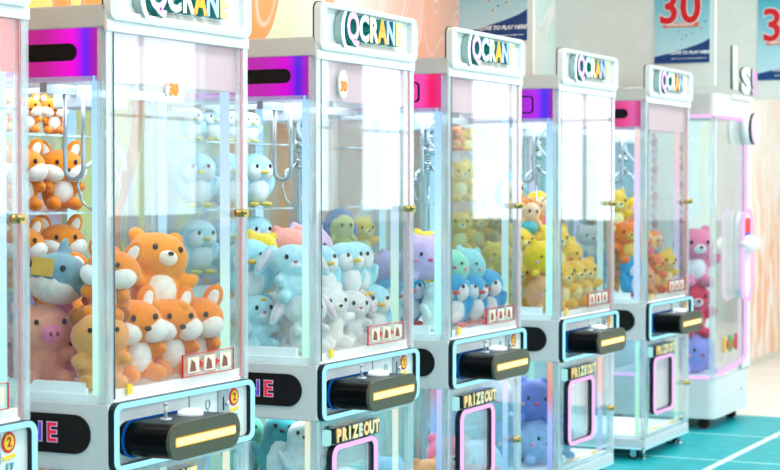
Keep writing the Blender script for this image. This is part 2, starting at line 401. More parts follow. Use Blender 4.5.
    # crane: gantry, cable loops, claw
    b = MB(); b.box(.04, .24, 1.755, W-.04, .265, 1.785).box(.22, .05, 1.765, .25, D-.05, 1.785); gn = b.build('gantry', root, M['satin'])
    b = MB(); b.box(.19, .17, 1.715, .36, .33, 1.785); cr = b.build('carriage', gn, plastic('#dfe4ee', .4), .006)
    def arc(cy, w, zt, zb, x):
        p = [(x, cy-w, zt)]
        for i in range(11):
            a = PI*i/10; p.append((x, cy - w*math.cos(a), zb - w*math.sin(a)))
        p.append((x, cy+w, zt)); return p
    b = MB(); b.tube(arc(.215, .033, 1.76, 1.535, .14), .0075); b.build('cable_loop', gn, M['satin'])
    p = [(.20, .13+.055*math.sin(t*.45), 1.77-.022*t) for t in range(12)]
    b = MB(); b.tube(p, .007); b.build('cable', gn, plastic('#e4ebf4', .4))
    b = MB(); b.cone((.30,.23,1.69), .022, .022, .07); b.cone((.30,.23,1.635), .03, .018, .05)
    for z in range(6): b.cone((.30,.23,1.60-.012*z), .012 if z % 2 else .017, .012, .012)
    claw = b.build('claw', gn, M['chrome'])
    for k in range(3):
        a = k*2*PI/3 + .4; dx, dy = math.cos(a), math.sin(a)
        b = MB(); b.tube([(.30+dx*r_, .23+dy*r_, z_) for r_, z_ in ((.012,1.56),(.055,1.535),(.075,1.48),(.06,1.43),(.03,1.405))], .007, n=8, r2=.004); b.build('prong', claw, M['chrome'])
    for nm, zz, e_, ly in (('added_hood_light', 1.783, 3.8, .5), ('added_cabinet_light', .648, 3.0, .5)):  # area lights added inside each machine to brighten the plushes
        l = area(nm, (W/2, D/2, zz), (0, 0, 0), .62, ly, e_, (1, .99, .985)); l.parent = root
    # shelves for show plushes
    for z in (1.148, 1.395, 1.645):
        b = MB(); b.mat(M['side_glass']).box(.07, .50, z-.005, W-.07, .70, z).mat(M['post']).box(.07, .497, z-.006, W-.07, .501, z+.001)
        b.build('show_shelf', root)
    return root

MX = {}
specs = [
 ('m0', -1.154, 'half seen claw machine cropped at the far left with grey and white plushes', 'cyan', 'mint', ('#e04038','#ff6040','#ff8060','#f8a090'), 'pill'),
 ('m1', 0.005, 'claw machine filled with orange fox plushes and a blue shark at its side', 'mint', 'mint', ('#c82f98','#ff10e8','#7a30ff','#d890e0'), 'pill'),
 ('m2', 1.275, 'claw machine filled with pale blue bird plushes, teal plushes in its bottom cabinet', 'mint', 'mint', ('#c838b8','#e410e0','#5a38f0','#d8a0f0'), 'pill'),
 ('m3', 2.40, 'claw machine with lilac and mint round plushes above blue ones, pink framed hood', 'cyan', 'blue', ('#e0509c','#ff60c0','#ff3070','#f090c0'), 'frame'),
 ('m4', 3.665, 'claw machine heaped with yellow plushes, purple hood with a framed outline', 'cyan', 'coral', ('#a838b8','#c040ff','#4a48ff','#e070c0'), 'frame'),
 ('m5', 4.975, 'claw machine on visible casters with yellow, orange and blue plushes and crimson hood', 'violet', 'green', ('#c8487c','#f060a0','#e878b8','#e080a0'), 'pill'),
]
for k, x, lab, up, low, hood, plate in specs:
    MX[k] = x
    r = crane_machine(lab, x, up, low, hood, plate, '#f05040' if k == 'm0' else '#dcc0ca')
    if k == 'm2' or k == 'm1':
        zc, xx = (1.845, .20) if k == 'm2' else (1.78, .36)
        b = MB(); b.prism([(xx+.034*math.cos(a*PI/12), zc+.052*math.sin(a*PI/12)) for a in range(24)], 'y', -.002, .0035)
        if k == 'm2':
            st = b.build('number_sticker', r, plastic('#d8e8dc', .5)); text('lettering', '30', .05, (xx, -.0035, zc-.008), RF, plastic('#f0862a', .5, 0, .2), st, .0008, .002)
        else:
            b.bm.clear(); b.prism(rrect(xx-.05, zc-.028, xx+.05, zc+.004, .01, 3), 'y', -.001, .0035)
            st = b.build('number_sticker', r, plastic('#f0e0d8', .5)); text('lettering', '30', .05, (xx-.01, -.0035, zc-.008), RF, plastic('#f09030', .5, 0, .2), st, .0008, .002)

# ------------------------------------------------------------------ pink neon machine (last in the row)
MX['m6'] = 6.31
def neon_machine(x):
    root = empty('crane_machine', (x, 0, 0))
    tag(root, 'white claw machine outlined in pink neon with a round pink disc on its corner', 'claw machine')
    b = MB(); b.prism(rrect(.0, .0, W, D, .05), 'z', .075, .32); b.build('cabinet_base', root, plastic('#dcdfe0', .35))
    b = MB(); b.cone((.6, -.003, .2), .008, .008, .006, RF); b.build('lock', root, M['satin'])
    for cx in (.1, W-.1):
        for cy in (.08, D-.08):
            b = MB(); b.box(cx-.03, cy-.03, .06, cx+.03, cy+.03, .075).box(cx-.02, cy, .02, cx-.016, cy+.03, .06).box(cx+.016, cy, .02, cx+.02, cy+.03, .06); c = b.build('caster', root, M['wheel'])
            b = MB(); b.mat(plastic('#5a2c20', .5)).cone((cx, cy+.016, .035), .035, .035, .03, (0, PI/2, 0), 20); b.build('wheel', c)
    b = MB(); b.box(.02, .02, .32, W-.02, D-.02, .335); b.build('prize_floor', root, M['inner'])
    for (cx, cy) in ((0,0),(W-.05,0),(0,D-.04),(W-.04,D-.04)):
        b = MB(); b.prism(rrect(cx, cy, cx+.04, cy+.04, .012, 3), 'z', .32, 1.90); b.build('upper_post', root, M['post'])
    b = MB(); b.prism(rrect(0, 0, W, D, .04), 'z', 1.90, 2.035); b.build('roof', root, plastic('#dad8d6', .4))
    b = MB(); b.box(.04, .006, .33, W-.05, .010, 1.90); fg = b.build('front_door', root, M['glass'])
    b = MB(); b.box(.006, .04, .33, .010, D-.04, 1.90); b.build('side_pane', root, M['side_glass'])
    b = MB(); b.box(W-.010, .04, .33, W-.006, D-.04, 1.90); b.build('side_pane', root, M['side_glass'])
    b = MB(); b.box(.04, D-.01, .33, W-.04, D-.006, 1.90); b.build('back_pane', root, plastic('#c8d8dc', .4))
    pn = M['pinkneon']
    b = MB(); b.tube([(.01, D-.04, 1.9), (-.006, .02, 1.9)], .010); b.build('side_neon', root, pn); b = MB(); b.tube([(-.006, .03, .325), (-.006, D-.04, .325)], .010); b.build('side_neon', root, pn)
    pts = [(.02,1.895),(.50,1.895),(.58,1.885),(.60,1.86),(.61,1.80),(.64,1.76),(.645,1.5),(.655,1.45),(.645,1.40),(.645,.80),(.66,.74),(.655,.50),(.66,.46),(.655,.42),(.60,.385),(.05,.345)]
    b = MB(); b.tube([(p[0], -.012, p[1]) for p in pts], .011); b.build('front_neon', root, pn)
    b = MB(); b.prism([(p[0], p[1]) for p in ([(.62,1.90),(.63,1.82),(.67,1.76),(.67,.74),(.69,.48),(.66,.38),(.60,.35),(.60,.33),(W,.33),(W,1.90)])], 'y', -.004, .004); b.build('front_frame', root, plastic('#e6e4e6', .4))
    # disc
    b = MB(); b.mat(plastic('#e9c0d0', .35, 0, .3)).cone((.64, -.075, 1.84), .095, .095, .012, RF, 36)
    b.mat(M['rim']).cone((.64, -.062, 1.84), .099, .099, .014, RF, 36).mat(M['white']).cone((.64, -.025, 1.84), .102, .102, .06, RF, 36)
    b.build('round_lamp', root)
    # vertical neon pill control housing
    z0, z1, xa, xb = .77, 1.33, .43, .63
    b = MB(); b.prism(rrect(xa+.01, z0+.01, xb-.01, z1-.01, .085, 8), 'y', -.05, 0); h = b.build('control_housing', root, plastic('#e8e6ea', .3))
    rr = rrect(xa, z0, xb, z1, .092, 8); b = MB(); b.tube([(p[0], -.055, p[1]) for p in rr], .012, True); b.build('neon_tube', h, pn)
    b = MB(); b.mat(M['red']).prism(rrect(xa+.035, 1.13, xb-.035, 1.28, .02), 'y', -.056, -.05); b.mat(plastic('#3a60b8', .4)).box(xa+.045, -.058, 1.14, xb-.045, -.055, 1.19); b.build('card_reader', h)
    b = MB(); b.ell((.54, -.06, 1.12), (.13, .06, .055)); b.build('control_shelf', root, plastic('#f2efef', .4))
    b = MB()
    for i, c in enumerate(('#e8c040','#d84858','#70a848','#d86050','#c84860')):
        b.mat(plastic(c, .5)).prism(rrect(.20+i*.065, .46+.02*(i % 2), .245+i*.065, .53+.03*((i+1) % 2), .01, 2), 'y', -.002, .0035)
    b.build('instruction_sticker', fg)
    # standing letters on top
    s = MB(); s.box(.30, -.02, 2.02, .78, .02, 2.04); sg = s.build('sign', root, M['white'])
    for ch, c, xx, zz, sz in (('I','#e8f0b0',.30,2.19,.36), ('S','#f0f4f4',.56,2.13,.21), ('!','#f070c8',.76,2.13,.21)):
        text('letter', ch, sz, (xx, -.03, zz), RF, plastic(c, .4, 0, .35), sg, .006, .008, 1.9 if ch == 'S' else 1.3, plastic('#e8eef0', .4))
        text('letter', ch, sz, (xx-.006, -.019, zz), RF, M['rim'], sg, .003, .010, 1.9 if ch == 'S' else 1.3)
    for z in (.9, 1.4):
        b = MB(); b.mat(M['side_glass']).box(.3, .45, z-.006, W-.06, .68, z); b.build('show_shelf', root)
    tube_led('light_tube', root, .05, D-.06, .335, 1.90, gradient_glow('led_pinkm', 2, [(0,'#f8d0e8'),(1,'#e8e0f8')], .3, 1.9, 1.0), .01)
    return root
neon_machine(MX['m6'])

# ------------------------------------------------------------------ plushes
def fused(name, ells, mat, cones=(), voxel=.007):
    b = MB()
    for e in ells: b.ell(*e)
    for c in cones: b.cone(*c)
    o = b.build(name, None, mat)
    md = o.modifiers.new('Remesh', 'REMESH'); md.mode = 'VOXEL'; md.voxel_size = voxel; md.use_smooth_shade = True
    sm = o.modifiers.new('Smooth', 'SMOOTH'); sm.factor = .6; sm.iterations = 5
    dg = bpy.context.evaluated_depsgraph_get()
    me = bpy.data.meshes.new_from_object(o.evaluated_get(dg)); bpy.data.objects.remove(o)
    for p in me.polygons: p.use_smooth = True
    me.materials.clear(); me.materials.append(mat)
    return me
def S2(l):                         # mirror list of ellipsoids about x
    r = []
    for e in l:
        c, s = e[0], e[1]; ro = e[2] if len(e) > 2 else (0,0,0)
        r.append((c, s, ro)); r.append(((-c[0], c[1], c[2]), s, (ro[0], -ro[1], -ro[2])))
    return r
def simple(ells, mat): return (ells, mat)
def simple_mesh(ells, mat):
    b = MB()
    for e in ells: b.ell(*e, 12, 8) if len(e) == 3 else b.ell(e[0], e[1], (0,0,0), 12, 8)
    b.mats = [mat]
    bmesh.ops.recalc_face_normals(b.bm, faces=b.bm.faces)
    me = bpy.data.meshes.new('m'); b.bm.to_mesh(me); b.bm.free(); me.materials.append(mat)
    return me
BLK = plastic('#14100e', .25)
KIND = {}
def defkind(key, name, cat, parts):
    L = []
    for pn, v in parts:
        if not isinstance(v, tuple): L.append((pn, v))
        elif pn in ('ear_lining', 'cheek', 'nostril'): L += [(pn, simple_mesh([e], v[1])) for e in v[0]]
        else: L.append((pn, simple_mesh(*v)))
    KIND[key] = (name, cat, L)
def eyes(x, y, z, r=.008): return ('eye', [((x,y,z),(r,r*.7,r))], [((-x,y,z),(r,r*.7,r))])
def k_fox(key, c='#ff8c00', c2='#fff6ea'):
    m, w = fabric(c), fabric(c2)
    body = fused('b', [((0,.0,.075),(.072,.062,.078)), ((0,-.015,.175),(.098,.078,.068))] + S2([((.062,-.05,.095),(.022,.038,.024),(0,0,.3)), ((.045,-.06,.026),(.03,.045,.026))]) + [((0,.09,.05),(.03,.06,.03),(-.5,0,0))], m)
    defkind(key, 'fox_plush', 'plush toy', [('body', body), ('ear', simple([((.062,.0,.238),(.032,.015,.046),(0,.42,0))], m)), ('ear', simple([((-.062,.0,.238),(.032,.015,.046),(0,-.42,0))], m)),
      ('ear_lining', simple(S2([((.062,-.010,.236),(.019,.010,.032),(0,.42,0))]), w)),
      ('cheek', simple([((.05,-.060,.150),(.05,.040,.036),(0,-.25,.45))], w)), ('cheek', simple([((-.05,-.060,.150),(.05,.040,.036),(0,.25,-.45))], w)),
      ('belly', simple([((0,-.042,.078),(.045,.030,.050))], w)), ('nose', simple([((0,-.104,.160),(.011,.008,.008))], BLK)),
      ('eye', simple([((.038,-.088,.192),(.008,.006,.010))], BLK)), ('eye', simple([((-.038,-.088,.192),(.008,.006,.010))], BLK)),
      ('tail_tip', simple([((0,.142,.085),(.022,.026,.022))], w))])
def k_bear(key, c, c2='#fff4e4', name='bear_plush', ear=.026):
    m, w = fabric(c), fabric(c2)
    body = fused('b', [((0,0,.075),(.07,.062,.078)), ((0,-.012,.18),(.09,.075,.070))] + S2([((.085,-.03,.115),(.04,.022,.022),(0,-.5,0)), ((.045,-.06,.026),(.03,.045,.026)), ((.06,0,.238),(ear,.016,ear))]), m)
    defkind(key, name, 'plush toy', [('body', body), ('belly', simple([((0,-.042,.08),(.045,.028,.048))], w)), ('muzzle', simple([((0,-.075,.165),(.030,.022,.022))], w)),
      ('nose', simple([((0,-.098,.172),(.009,.006,.006))], BLK)), ('eye', simple([((.038,-.078,.192),(.008,.006,.009))], BLK)), ('eye', simple([((-.038,-.078,.192),(.008,.006,.009))], BLK))])
def k_ball(key, c, name='round_plush'):
    m = fabric(c)
    body = fused('b', [((0,0,.1),(.11,.10,.1))] + S2([((.07,-.07,.02),(.025,.03,.02)), ((.05,0,.19),(.022,.014,.022))]), m)
    defkind(key, name, 'plush toy', [('body', body), ('nose', simple([((0,-.102,.095),(.012,.008,.008))], fabric('#d85a78'))), ('eye', simple([((.04,-.092,.12),(.007,.006,.009))], BLK)), ('eye', simple([((-.04,-.092,.12),(.007,.006,.009))], BLK)),
      ('cheek', simple([((.062,-.080,.092),(.014,.008,.009)), ((-.062,-.080,.092),(.014,.008,.009))], fabric('#f0a0b4')))])
def k_bird(key, c, beak='#f0c048', face='#f6fafc', belly='#f6fafc'):
    m, w = fabric(c), fabric(face)
    body = fused('b', [((0,0,.08),(.075,.068,.082)), ((0,-.01,.175),(.088,.078,.072))] + S2([((.082,-.01,.095),(.018,.034,.052),(0,.35,0))]), m)
    defkind(key, 'bird_plush', 'plush toy', [('body', body), ('belly', simple([((0,-.038,.078),(.055,.040,.060))], fabric(belly))),
      ('face', simple([((.03,-.052,.165),(.042,.036,.045),(0,0,.3)), ((-.03,-.052,.165),(.042,.036,.045),(0,0,-.3))], w)),
      ('beak', simple([((0,-.095,.160),(.018,.020,.010))], fabric(beak))), ('foot', simple([((.035,-.055,.012),(.026,.034,.012))], fabric(beak))), ('foot', simple([((-.035,-.055,.012),(.026,.034,.012))], fabric(beak))),
      ('eye', simple([((.036,-.084,.188),(.008,.006,.010))], BLK)), ('eye', simple([((-.036,-.084,.188),(.008,.006,.010))], BLK))])
def k_bunny(key, c, inner='#f8d8e0'):
    m = fabric(c)
    body = fused('b', [((0,0,.07),(.066,.058,.072)), ((0,-.012,.165),(.086,.072,.066))] + S2([((.06,-.045,.09),(.02,.034,.022)), ((.045,-.06,.026),(.028,.045,.026)), ((.105,.01,.17),(.026,.016,.075),(0,-.55,0))]), m)
    defkind(key, 'bunny_plush', 'plush toy', [('body', body), ('ear_lining', simple(S2([((.108,-.004,.17),(.014,.008,.05),(0,-.55,0))]), fabric(inner))), ('nose', simple([((0,-.084,.158),(.008,.006,.006))], fabric('#e07890'))),
      ('eye', simple([((.034,-.076,.178),(.008,.006,.010))], BLK)), ('eye', simple([((-.034,-.076,.178),(.008,.006,.010))], BLK)), ('muzzle', simple([((0,-.070,.148),(.026,.016,.016))], fabric('#ffffff')))])
def k_shark(key, c='#7298a6', c2='#f2dcd0', name='shark_plush'):
    b = MB(); b.box(-.034, -.134, .085, .034, -.130, .137); o = b.build('price_tag', None, fabric('#f4b44c')); tagmesh = o.data; bpy.data.objects.remove(o)
    m, w = fabric(c), fabric(c2)
    body = fused('b', [((0,0,.09),(.085,.13,.075)), ((0,.13,.10),(.035,.08,.035)), ((0,.20,.13),(.012,.03,.05),(.4,0,0)), ((0,.0,.175),(.010,.035,.04),(-.4,0,0))] + S2([((.10,-.01,.06),(.05,.026,.010),(0,.4,.4))]), m)
    defkind(key, name, 'plush toy', [('body', body), ('belly', simple([((0,-.02,.065),(.076,.115,.058))], w)), ('eye', simple([((.05,-.10,.115),(.009,.007,.010))], BLK)), ('eye', simple([((-.05,-.10,.115),(.009,.007,.010))], BLK)),
      ('price_tag', tagmesh)])
def k_pig(key, c='#ffa088', c2='#ff88a8'):
    m, w = fabric(c), fabric(c2)
    body = fused('b', [((0,0,.07),(.075,.07,.07)), ((0,-.02,.155),(.088,.078,.07))] + S2([((.05,-.065,.022),(.026,.036,.022)), ((.07,-.05,.085),(.022,.03,.022))]), m)
    defkind(key, 'pig_plush', 'plush toy', [('body', body), ('ear', simple([((.066,-.02,.215),(.026,.012,.026),(0,.6,0))], w)), ('ear', simple([((-.066,-.02,.215),(.026,.012,.026),(0,-.6,0))], w)),
      ('snout', simple([((0,-.094,.145),(.032,.022,.026))], w)), ('nostril', simple([((.010,-.116,.146),(.005,.004,.007)), ((-.010,-.116,.146),(.005,.004,.007))], fabric('#a04a40'))),
      ('eye', simple([((.04,-.086,.178),(.007,.006,.008))], BLK)), ('eye', simple([((-.04,-.086,.178),(.007,.006,.008))], BLK))])
def k_doll(key, hair, dress, skin='#f8c8a8'):
    m = fabric(skin)
    body = fused('b', [((0,0,.14),(.052,.048,.05)), ((0,0,.08),(.025,.022,.05))] + S2([((.05,-.01,.085),(.014,.014,.034),(0,-.6,0)), ((.022,0,.022),(.016,.018,.028))]), m)
    defkind(key, 'doll_plush', 'plush toy', [('body', body), ('hair', simple([((0,.014,.152),(.060,.050,.054)), ((.056,.02,.115),(.022,.022,.045)), ((-.056,.02,.115),(.022,.022,.045))], fabric(hair))),
      ('dress', simple([((0,0,.065),(.048,.042,.036)), ((0,0,.09),(.030,.027,.03))], fabric(dress))), ('eye', simple([((.018,-.045,.142),(.006,.005,.008))], BLK)), ('eye', simple([((-.018,-.045,.142),(.006,.005,.008))], BLK))])
def k_seal(key, c, c2='#eef2f0'):
    m, w = fabric(c), fabric(c2)
    body = fused('b', [((0,0,.10),(.06,.058,.11)), ((0,-.01,.17),(.055,.052,.05))] + S2([((.062,-.02,.09),(.014,.03,.045),(0,.5,0)), ((.03,.01,.012),(.03,.045,.012))]), m)
    defkind(key, 'seal_plush', 'plush toy', [('body', body), ('belly', simple([((0,-.026,.09),(.042,.038,.08))], w)), ('nose', simple([((0,-.064,.172),(.008,.006,.006))], BLK)),
      ('eye', simple([((.022,-.058,.186),(.006,.005,.007))], BLK)), ('eye', simple([((-.022,-.058,.186),(.006,.005,.007))], BLK))])
k_fox('fox'); k_bear('tiger', '#ff980c', '#fff4e0', 'bear_plush')
k_shark('shark'); k_pig('pig'); k_pig('pig2', '#ffa458', '#b06020'); k_ball('pinkball', '#ff88a8'); k_ball('coral', '#f49a8e')
k_bird('bluebird', '#a8dcf0'); k_bird('penguin', '#b4e0f0', '#f2d060'); k_bunny('greybunny', '#dfe2e2'); k_bunny('bluebunny', '#bfe4f2'); k_bear('whitebear', '#f0f0ee')
k_ball('lilac', '#d8b8dc'); k_ball('mint', '#90dcc4'); k_ball('aqua', '#8cd4dc'); k_bird('blue', '#2aa4d4', '#e85050'); k_bear('bluebear', '#38a0d0')
k_bear('yellow', '#ffcc34', '#fff0b0'); k_ball('yball', '#ffc614'); k_bear('gold', '#fcc43c', '#fae8a8'); k_ball('apricot', '#f8a874')
k_doll('dollo', '#f08a30', '#58b8c8'); k_doll('dolly', '#f8c020', '#f07888'); k_doll('dollb', '#50b0c8', '#f0b840'); k_bear('orangeb', '#f47a2a', '#f8c060')
k_ball('yellowgreen', '#c8d060'); k_bear('pinkbear', '#ff86a8', '#fde8ec'); k_ball('lavender', '#a8a0e4'); k_bear('redbear', '#e8385c', '#f8c8d0'); k_bear('hat', '#c8d468', '#2878b0')
k_doll('hatdoll', '#2878b0', '#c8cc50', '#ecd878'); k_seal('teal', '#3a9ea4'); k_seal('white_seal', '#dfe8e6'); k_seal('green', '#5cc0a0'); k_ball('indigo', '#7a88d0'); k_ball('skyball', '#a8c4ec')
DESC = {'fox':'orange fox plush with white cheeks','tiger':'bright orange bear plush with arms out','shark':'grey blue shark plush with orange tag','pig':'peach pig plush','pig2':'tan pig plush with brown snout',
 'pinkball':'round pink plush','coral':'round coral plush','bluebird':'pale blue bird plush with white face','penguin':'pale blue penguin plush','greybunny':'grey white bunny plush','bluebunny':'pale blue bunny plush',
 'whitebear':'white bear plush','lilac':'round lilac plush','mint':'round mint plush','aqua':'round aqua plush','blue':'bright blue plush with white belly','bluebear':'blue bear plush','yellow':'yellow bear plush','yball':'round yellow plush',
 'gold':'golden bear plush','apricot':'round apricot plush','dollo':'orange haired doll plush','dolly':'yellow haired doll plush','dollb':'blue haired doll plush','orangeb':'orange bear plush','yellowgreen':'round olive plush',
 'pinkbear':'pink bear plush','lavender':'round lavender plush','redbear':'crimson bear plush','hatdoll':'blue haired doll in olive dress','teal':'teal seal plush','white_seal':'white seal plush','green':'green seal plush','indigo':'round indigo plush','skyball':'round sky blue plush'}
MNAME = {'m0':'far left cropped machine','m1':'fox machine','m2':'bird machine','m3':'lilac and mint machine','m4':'yellow heap machine','m5':'crimson hooded machine','m6':'pink neon machine'}
used = {}
def put(key, mach, x, y, z, s=1.0, face=35, tilt=0, roll=0, where=''):
    name, cat, parts = KIND[key]
    r = empty(name, (MX[mach] + x, y, z), Euler((math.radians(tilt), math.radians(roll), math.radians(-face)), 'XYZ'))
    r.scale = (s, s, s)
    lab = f"{DESC[key]}, {where}, {MNAME[mach]}"
    used[lab] = used.get(lab, 0) + 1
    tag(r, lab, cat, f"plushes in the {MNAME[mach]}")
    for pn, me in parts:
        o = bpy.data.objects.new(pn, me); COL.objects.link(o); o.parent = r
    return r
COLW = ['leftmost', 'second from left', 'third from left', 'rightmost']
ROWW = ['front row', 'middle row', 'back row']
LAYW = ['bottom', 'second layer', 'top layer']
XS = [.145, .325, .505, .675]; YS = [.13, .345, .545]
def heap(mach, layers, z0=.879, dz=.17, s=.92):
    """layers: list of 3 strings-rows lists; None leaves a gap"""
    for L, rows in enumerate(layers):
        for R, row in enumerate(rows):
            for C_, key in enumerate(row):
                if not key: continue
                x = XS[C_] + random.uniform(-.012, .012) + (.03 if L == 1 else 0) * (1 if C_ < 3 else -1)
                y = YS[R] + random.uniform(-.004, .008) + (.03 if L == 1 else 0)
                if key == 'shark': fc = 40
                else: fc = random.uniform(22, 58)
                sp = s * random.uniform(.94, 1.04) * (.9 if KIND[key][0] == 'round_plush' else 1)
                put(key, mach, x, y, z0 + L*dz, sp, fc, random.uniform(-8, 6) if L else random.uniform(-2,2), random.uniform(-9, 9) if L else random.uniform(-2,2),
                    f"{ROWW[R]}, {COLW[C_]}, {LAYW[L]}")
SHW = ['lowest shelf', 'middle shelf', 'upper shelf']
def shelves(mach, rows, s=.95):
    for i, (z, row) in enumerate(zip((1.148, 1.395, 1.645), rows)):
        for C_, key in enumerate(row):
            if key: put(key, mach, (.16,.37,.58,.7)[C_] if i < 2 else (.13,.27,.41,.55)[C_], .595, z + .004, (s if i < 2 else .5) * random.uniform(.85, .89) * (1 if i < 2 else 1.12), random.uniform(25, 45), 0, 0, f"{SHW[i]}, {['nearest','second','third','fourth'][C_]} one")
_ = None
f='fox'
heap('m1', s=1.06, layers=[[[ 'pig2', f, f, f],['pig','pinkball',_,_],['pinkball',_,f,f]], [[ _,_,_,_],[_,_,_,_],[_,_,_,_]]])
put('shark', 'm1', .17, .31, 1.11, 1.02, 78, -8, 6, 'left side, on the pigs')
put('fox', 'm1', .19, .135, 1.07, .9, 72, -6, 6, 'left front corner, in front of the shark')
put('pinkball', 'm1', .13, .13, .99, .55, 60, 0, 0, 'left front corner, on another plush')
put('fox', 'm1', .34, .24, 1.05, .85, 45, -10, -8, 'lying behind the front row')
put('tiger', 'm1', .50, .17, 1.05, 1.15, 32, -14, 8, 'on top of the front foxes')
shelves('m1', [[f,f,f,_],[f,f,f,_],[f,f,f,f]])
b_, w_, g_, p_ = 'bluebird','whitebear','greybunny','penguin'
heap('m2', [[[g_, w_, g_, b_],['bluebunny',g_,g_,_],[w_,_,_,_]], [[_, b_, b_, b_],[b_,_,_,_],[_,_,_,_]]])
put('bluebunny', 'm2', .15, .18, 1.05, .95, 50, -6, 0, 'leftmost, second layer')
put('yellow', 'm2', .22, .38, 1.12, .75, 40, 0, 8, 'behind the top bunny')
put('coral', 'm2', .50, .40, 1.14, .9, 40, 0, 0, 'behind the front birds')
put('lilac', 'm2', .655, .40, 1.13, 1.0, 40, 0, 0, 'right end, behind the birds')
shelves('m2', [[p_,p_,p_,_],[p_,p_,p_,_],[p_,p_,p_,p_]], .97)
heap('m3', [[[ 'white_seal','blue','blue','blue'],['blue','blue',_,_],[_,_,_,_]], [[_, 'mint', 'aqua', _],['lilac',_,_,'yellow'],[_,_,_,_]]])
put('lilac', 'm3', .14, .17, 1.085, .95, 50, 0, 0, 'leftmost, second layer')
put('hatdoll', 'm3', .17, .58, 1.150, 1.15, 35, 0, 0, 'lowest shelf'); shelves('m3', [[_,'gold',_,_],[_,_,_,_],[_,_,_,_]], .9)
y_ = 'yellow'
heap('m4', [[['apricot','gold','gold','gold'],['yball',y_,'gold',_],[_,_,_,_]], [['yball', y_, 'yball', _],['yball',y_,y_,_],[_,_,_,_]]])
put('dollo', 'm4', .40, .32, 1.20, 1.1, 45, 0, 5, 'on the top of the heap')
put('dolly', 'm4', .55, .30, 1.22, 1.15, 40, 0, -5, 'top of the heap, to the right')
put('dollb', 'm4', .50, .42, 1.30, 1.2, 40, 0, -5, 'top of the heap, behind two dolls')
shelves('m4', [['gold','gold','gold',_],['gold',y_,_,_],['orangeb','gold',_,_]], .95)
heap('m5', [[['blue','apricot','orangeb',y_],['bluebear',_,'dollb',_],[_,_,_,_]], [['orangeb','orangeb','dolly','dollo'],['whitebear',y_,y_,_],[_,_,_,_]]])
put('gold', 'm5', .18, .25, 1.22, .95, 40, 0, 0, 'leftmost, top layer')
put('dolly', 'm5', .42, .20, 1.17, 1.2, 40, 0, 0, 'front row, top layer')
shelves('m5', [['orangeb',_,_,_],[_,_,_,_],[_,_,_,_]], .9)
heap('m0', [[[ g_, w_, g_, g_],[_,_,_,_],[_,_,_,_]], [[_,_,_, g_],[_,_,_,_],[_,_,_,_]]])
shelves('m0', [[_,_,_,_],[_,_,_,'orangeb'],[_,_,_,_]])
# bottom cabinets
def low(mach, keys, s=1.0):
    i = 0
    for y in (.16, .36, .56):
        for x in (.16, .34, .52, .68):
            if i < len(keys) and keys[i]:
                put(keys[i], mach, x, y, .142, s*random.uniform(.95,1.1), random.uniform(20, 70), 0, random.uniform(-4, 4), f"bottom cabinet, {ROWW[(.16,.36,.56).index(y)]}, {COLW[(.16,.34,.52,.68).index(x)]}")
            i += 1
def low2(mach, items):
    for key, x, y, z, s, wh in items: put(key, mach, x, y, z, s, 55, 0, random.uniform(-10, 10), 'bottom cabinet, ' + wh)
low('m2', ['teal','green','white_seal','teal','white_seal','teal',_,_,'green','teal'], 1.15)
low2('m2', [('white_seal',.15,.14,.39,1.1,'upper layer, nearest the corner'), ('teal',.15,.26,.39,1.2,'upper layer, second from corner'), ('green',.15,.40,.39,1.15,'upper layer, third from corner'), ('teal',.34,.20,.39,1.1,'upper layer, behind the white seal')])
low('m1', ['teal',_,'white_seal'], 1.0)
low('m3', ['apricot','pinkbear',_,'skyball','skyball'], 1.0)
low('m4', ['skyball','indigo',_,_,'indigo','skyball',_,_,'skyball'], 1.1)
low2('m4', [('indigo',.15,.20,.34,1.05,'upper layer, near the corner'), ('skyball',.17,.42,.34,1.05,'upper layer, further back')])
# pink machine contents
for args in (('lavender', .15, .17, .336, 1.25, 'bottom, near the corner'), ('skyball', .16, .42, .336, 1.0, 'bottom, further back'), ('redbear', .16, .20, .55, 1.35, 'second layer, on the lavender one'),
             ('pinkbear', .16, .19, .86, 1.45, 'on top of the crimson bear'), ('lavender', .42, .3, .336, 1.0, 'bottom, centre')):
    key, x, y, z, s, wh = args; put(key, 'm6', x, y, z, s, 50, 0, 0, wh)
def charm_string(x, y, z0, z1, cols, label):
    r = empty('charm_string', (MX['m6']+x, y, z0)); tag(r, label, 'charm string', 'charm strings in the pink neon machine')
    b = MB(); b.tube([(0,0,z1-z0),(0,0,0)], .003); b.build('cord', r, M['red'])
    n = int((z1-z0)/.055)
    for i in range(n):
        b = MB(); b.ell((random.uniform(-.01,.01), 0, .03+i*.055), (.024,.02,.026)); b.ell((0,-.012,.045+i*.055), (.012,.012,.012)); b.build('charm', r, plastic(cols[i % len(cols)], .5))
charm_string(.12, .24, 1.02, 1.88, ['#e84060','#f8c8d0','#d83050','#f0c050'], 'red and pink charm string hanging in the pink neon machine, nearest its corner')
charm_string(.12, .42, 1.00, 1.88, ['#f0d0e0','#f0a8c0','#e8e8f0'], 'pale pink charm string hanging in the pink neon machine, behind the red one')
charm_string(.45, .32, 1.10, 1.88, ['#f0d8e8','#d8e0f0'], 'whitish charm string hanging in the middle of the pink neon machine')

# ------------------------------------------------------------------ the place
WY = .86
def struct(b, name, m):
    o = b.build(name, None, m); o['kind'] = 'structure'; return o
X0, X1, YF, ZC = -8.0, 15.0, -5.6, 3.4
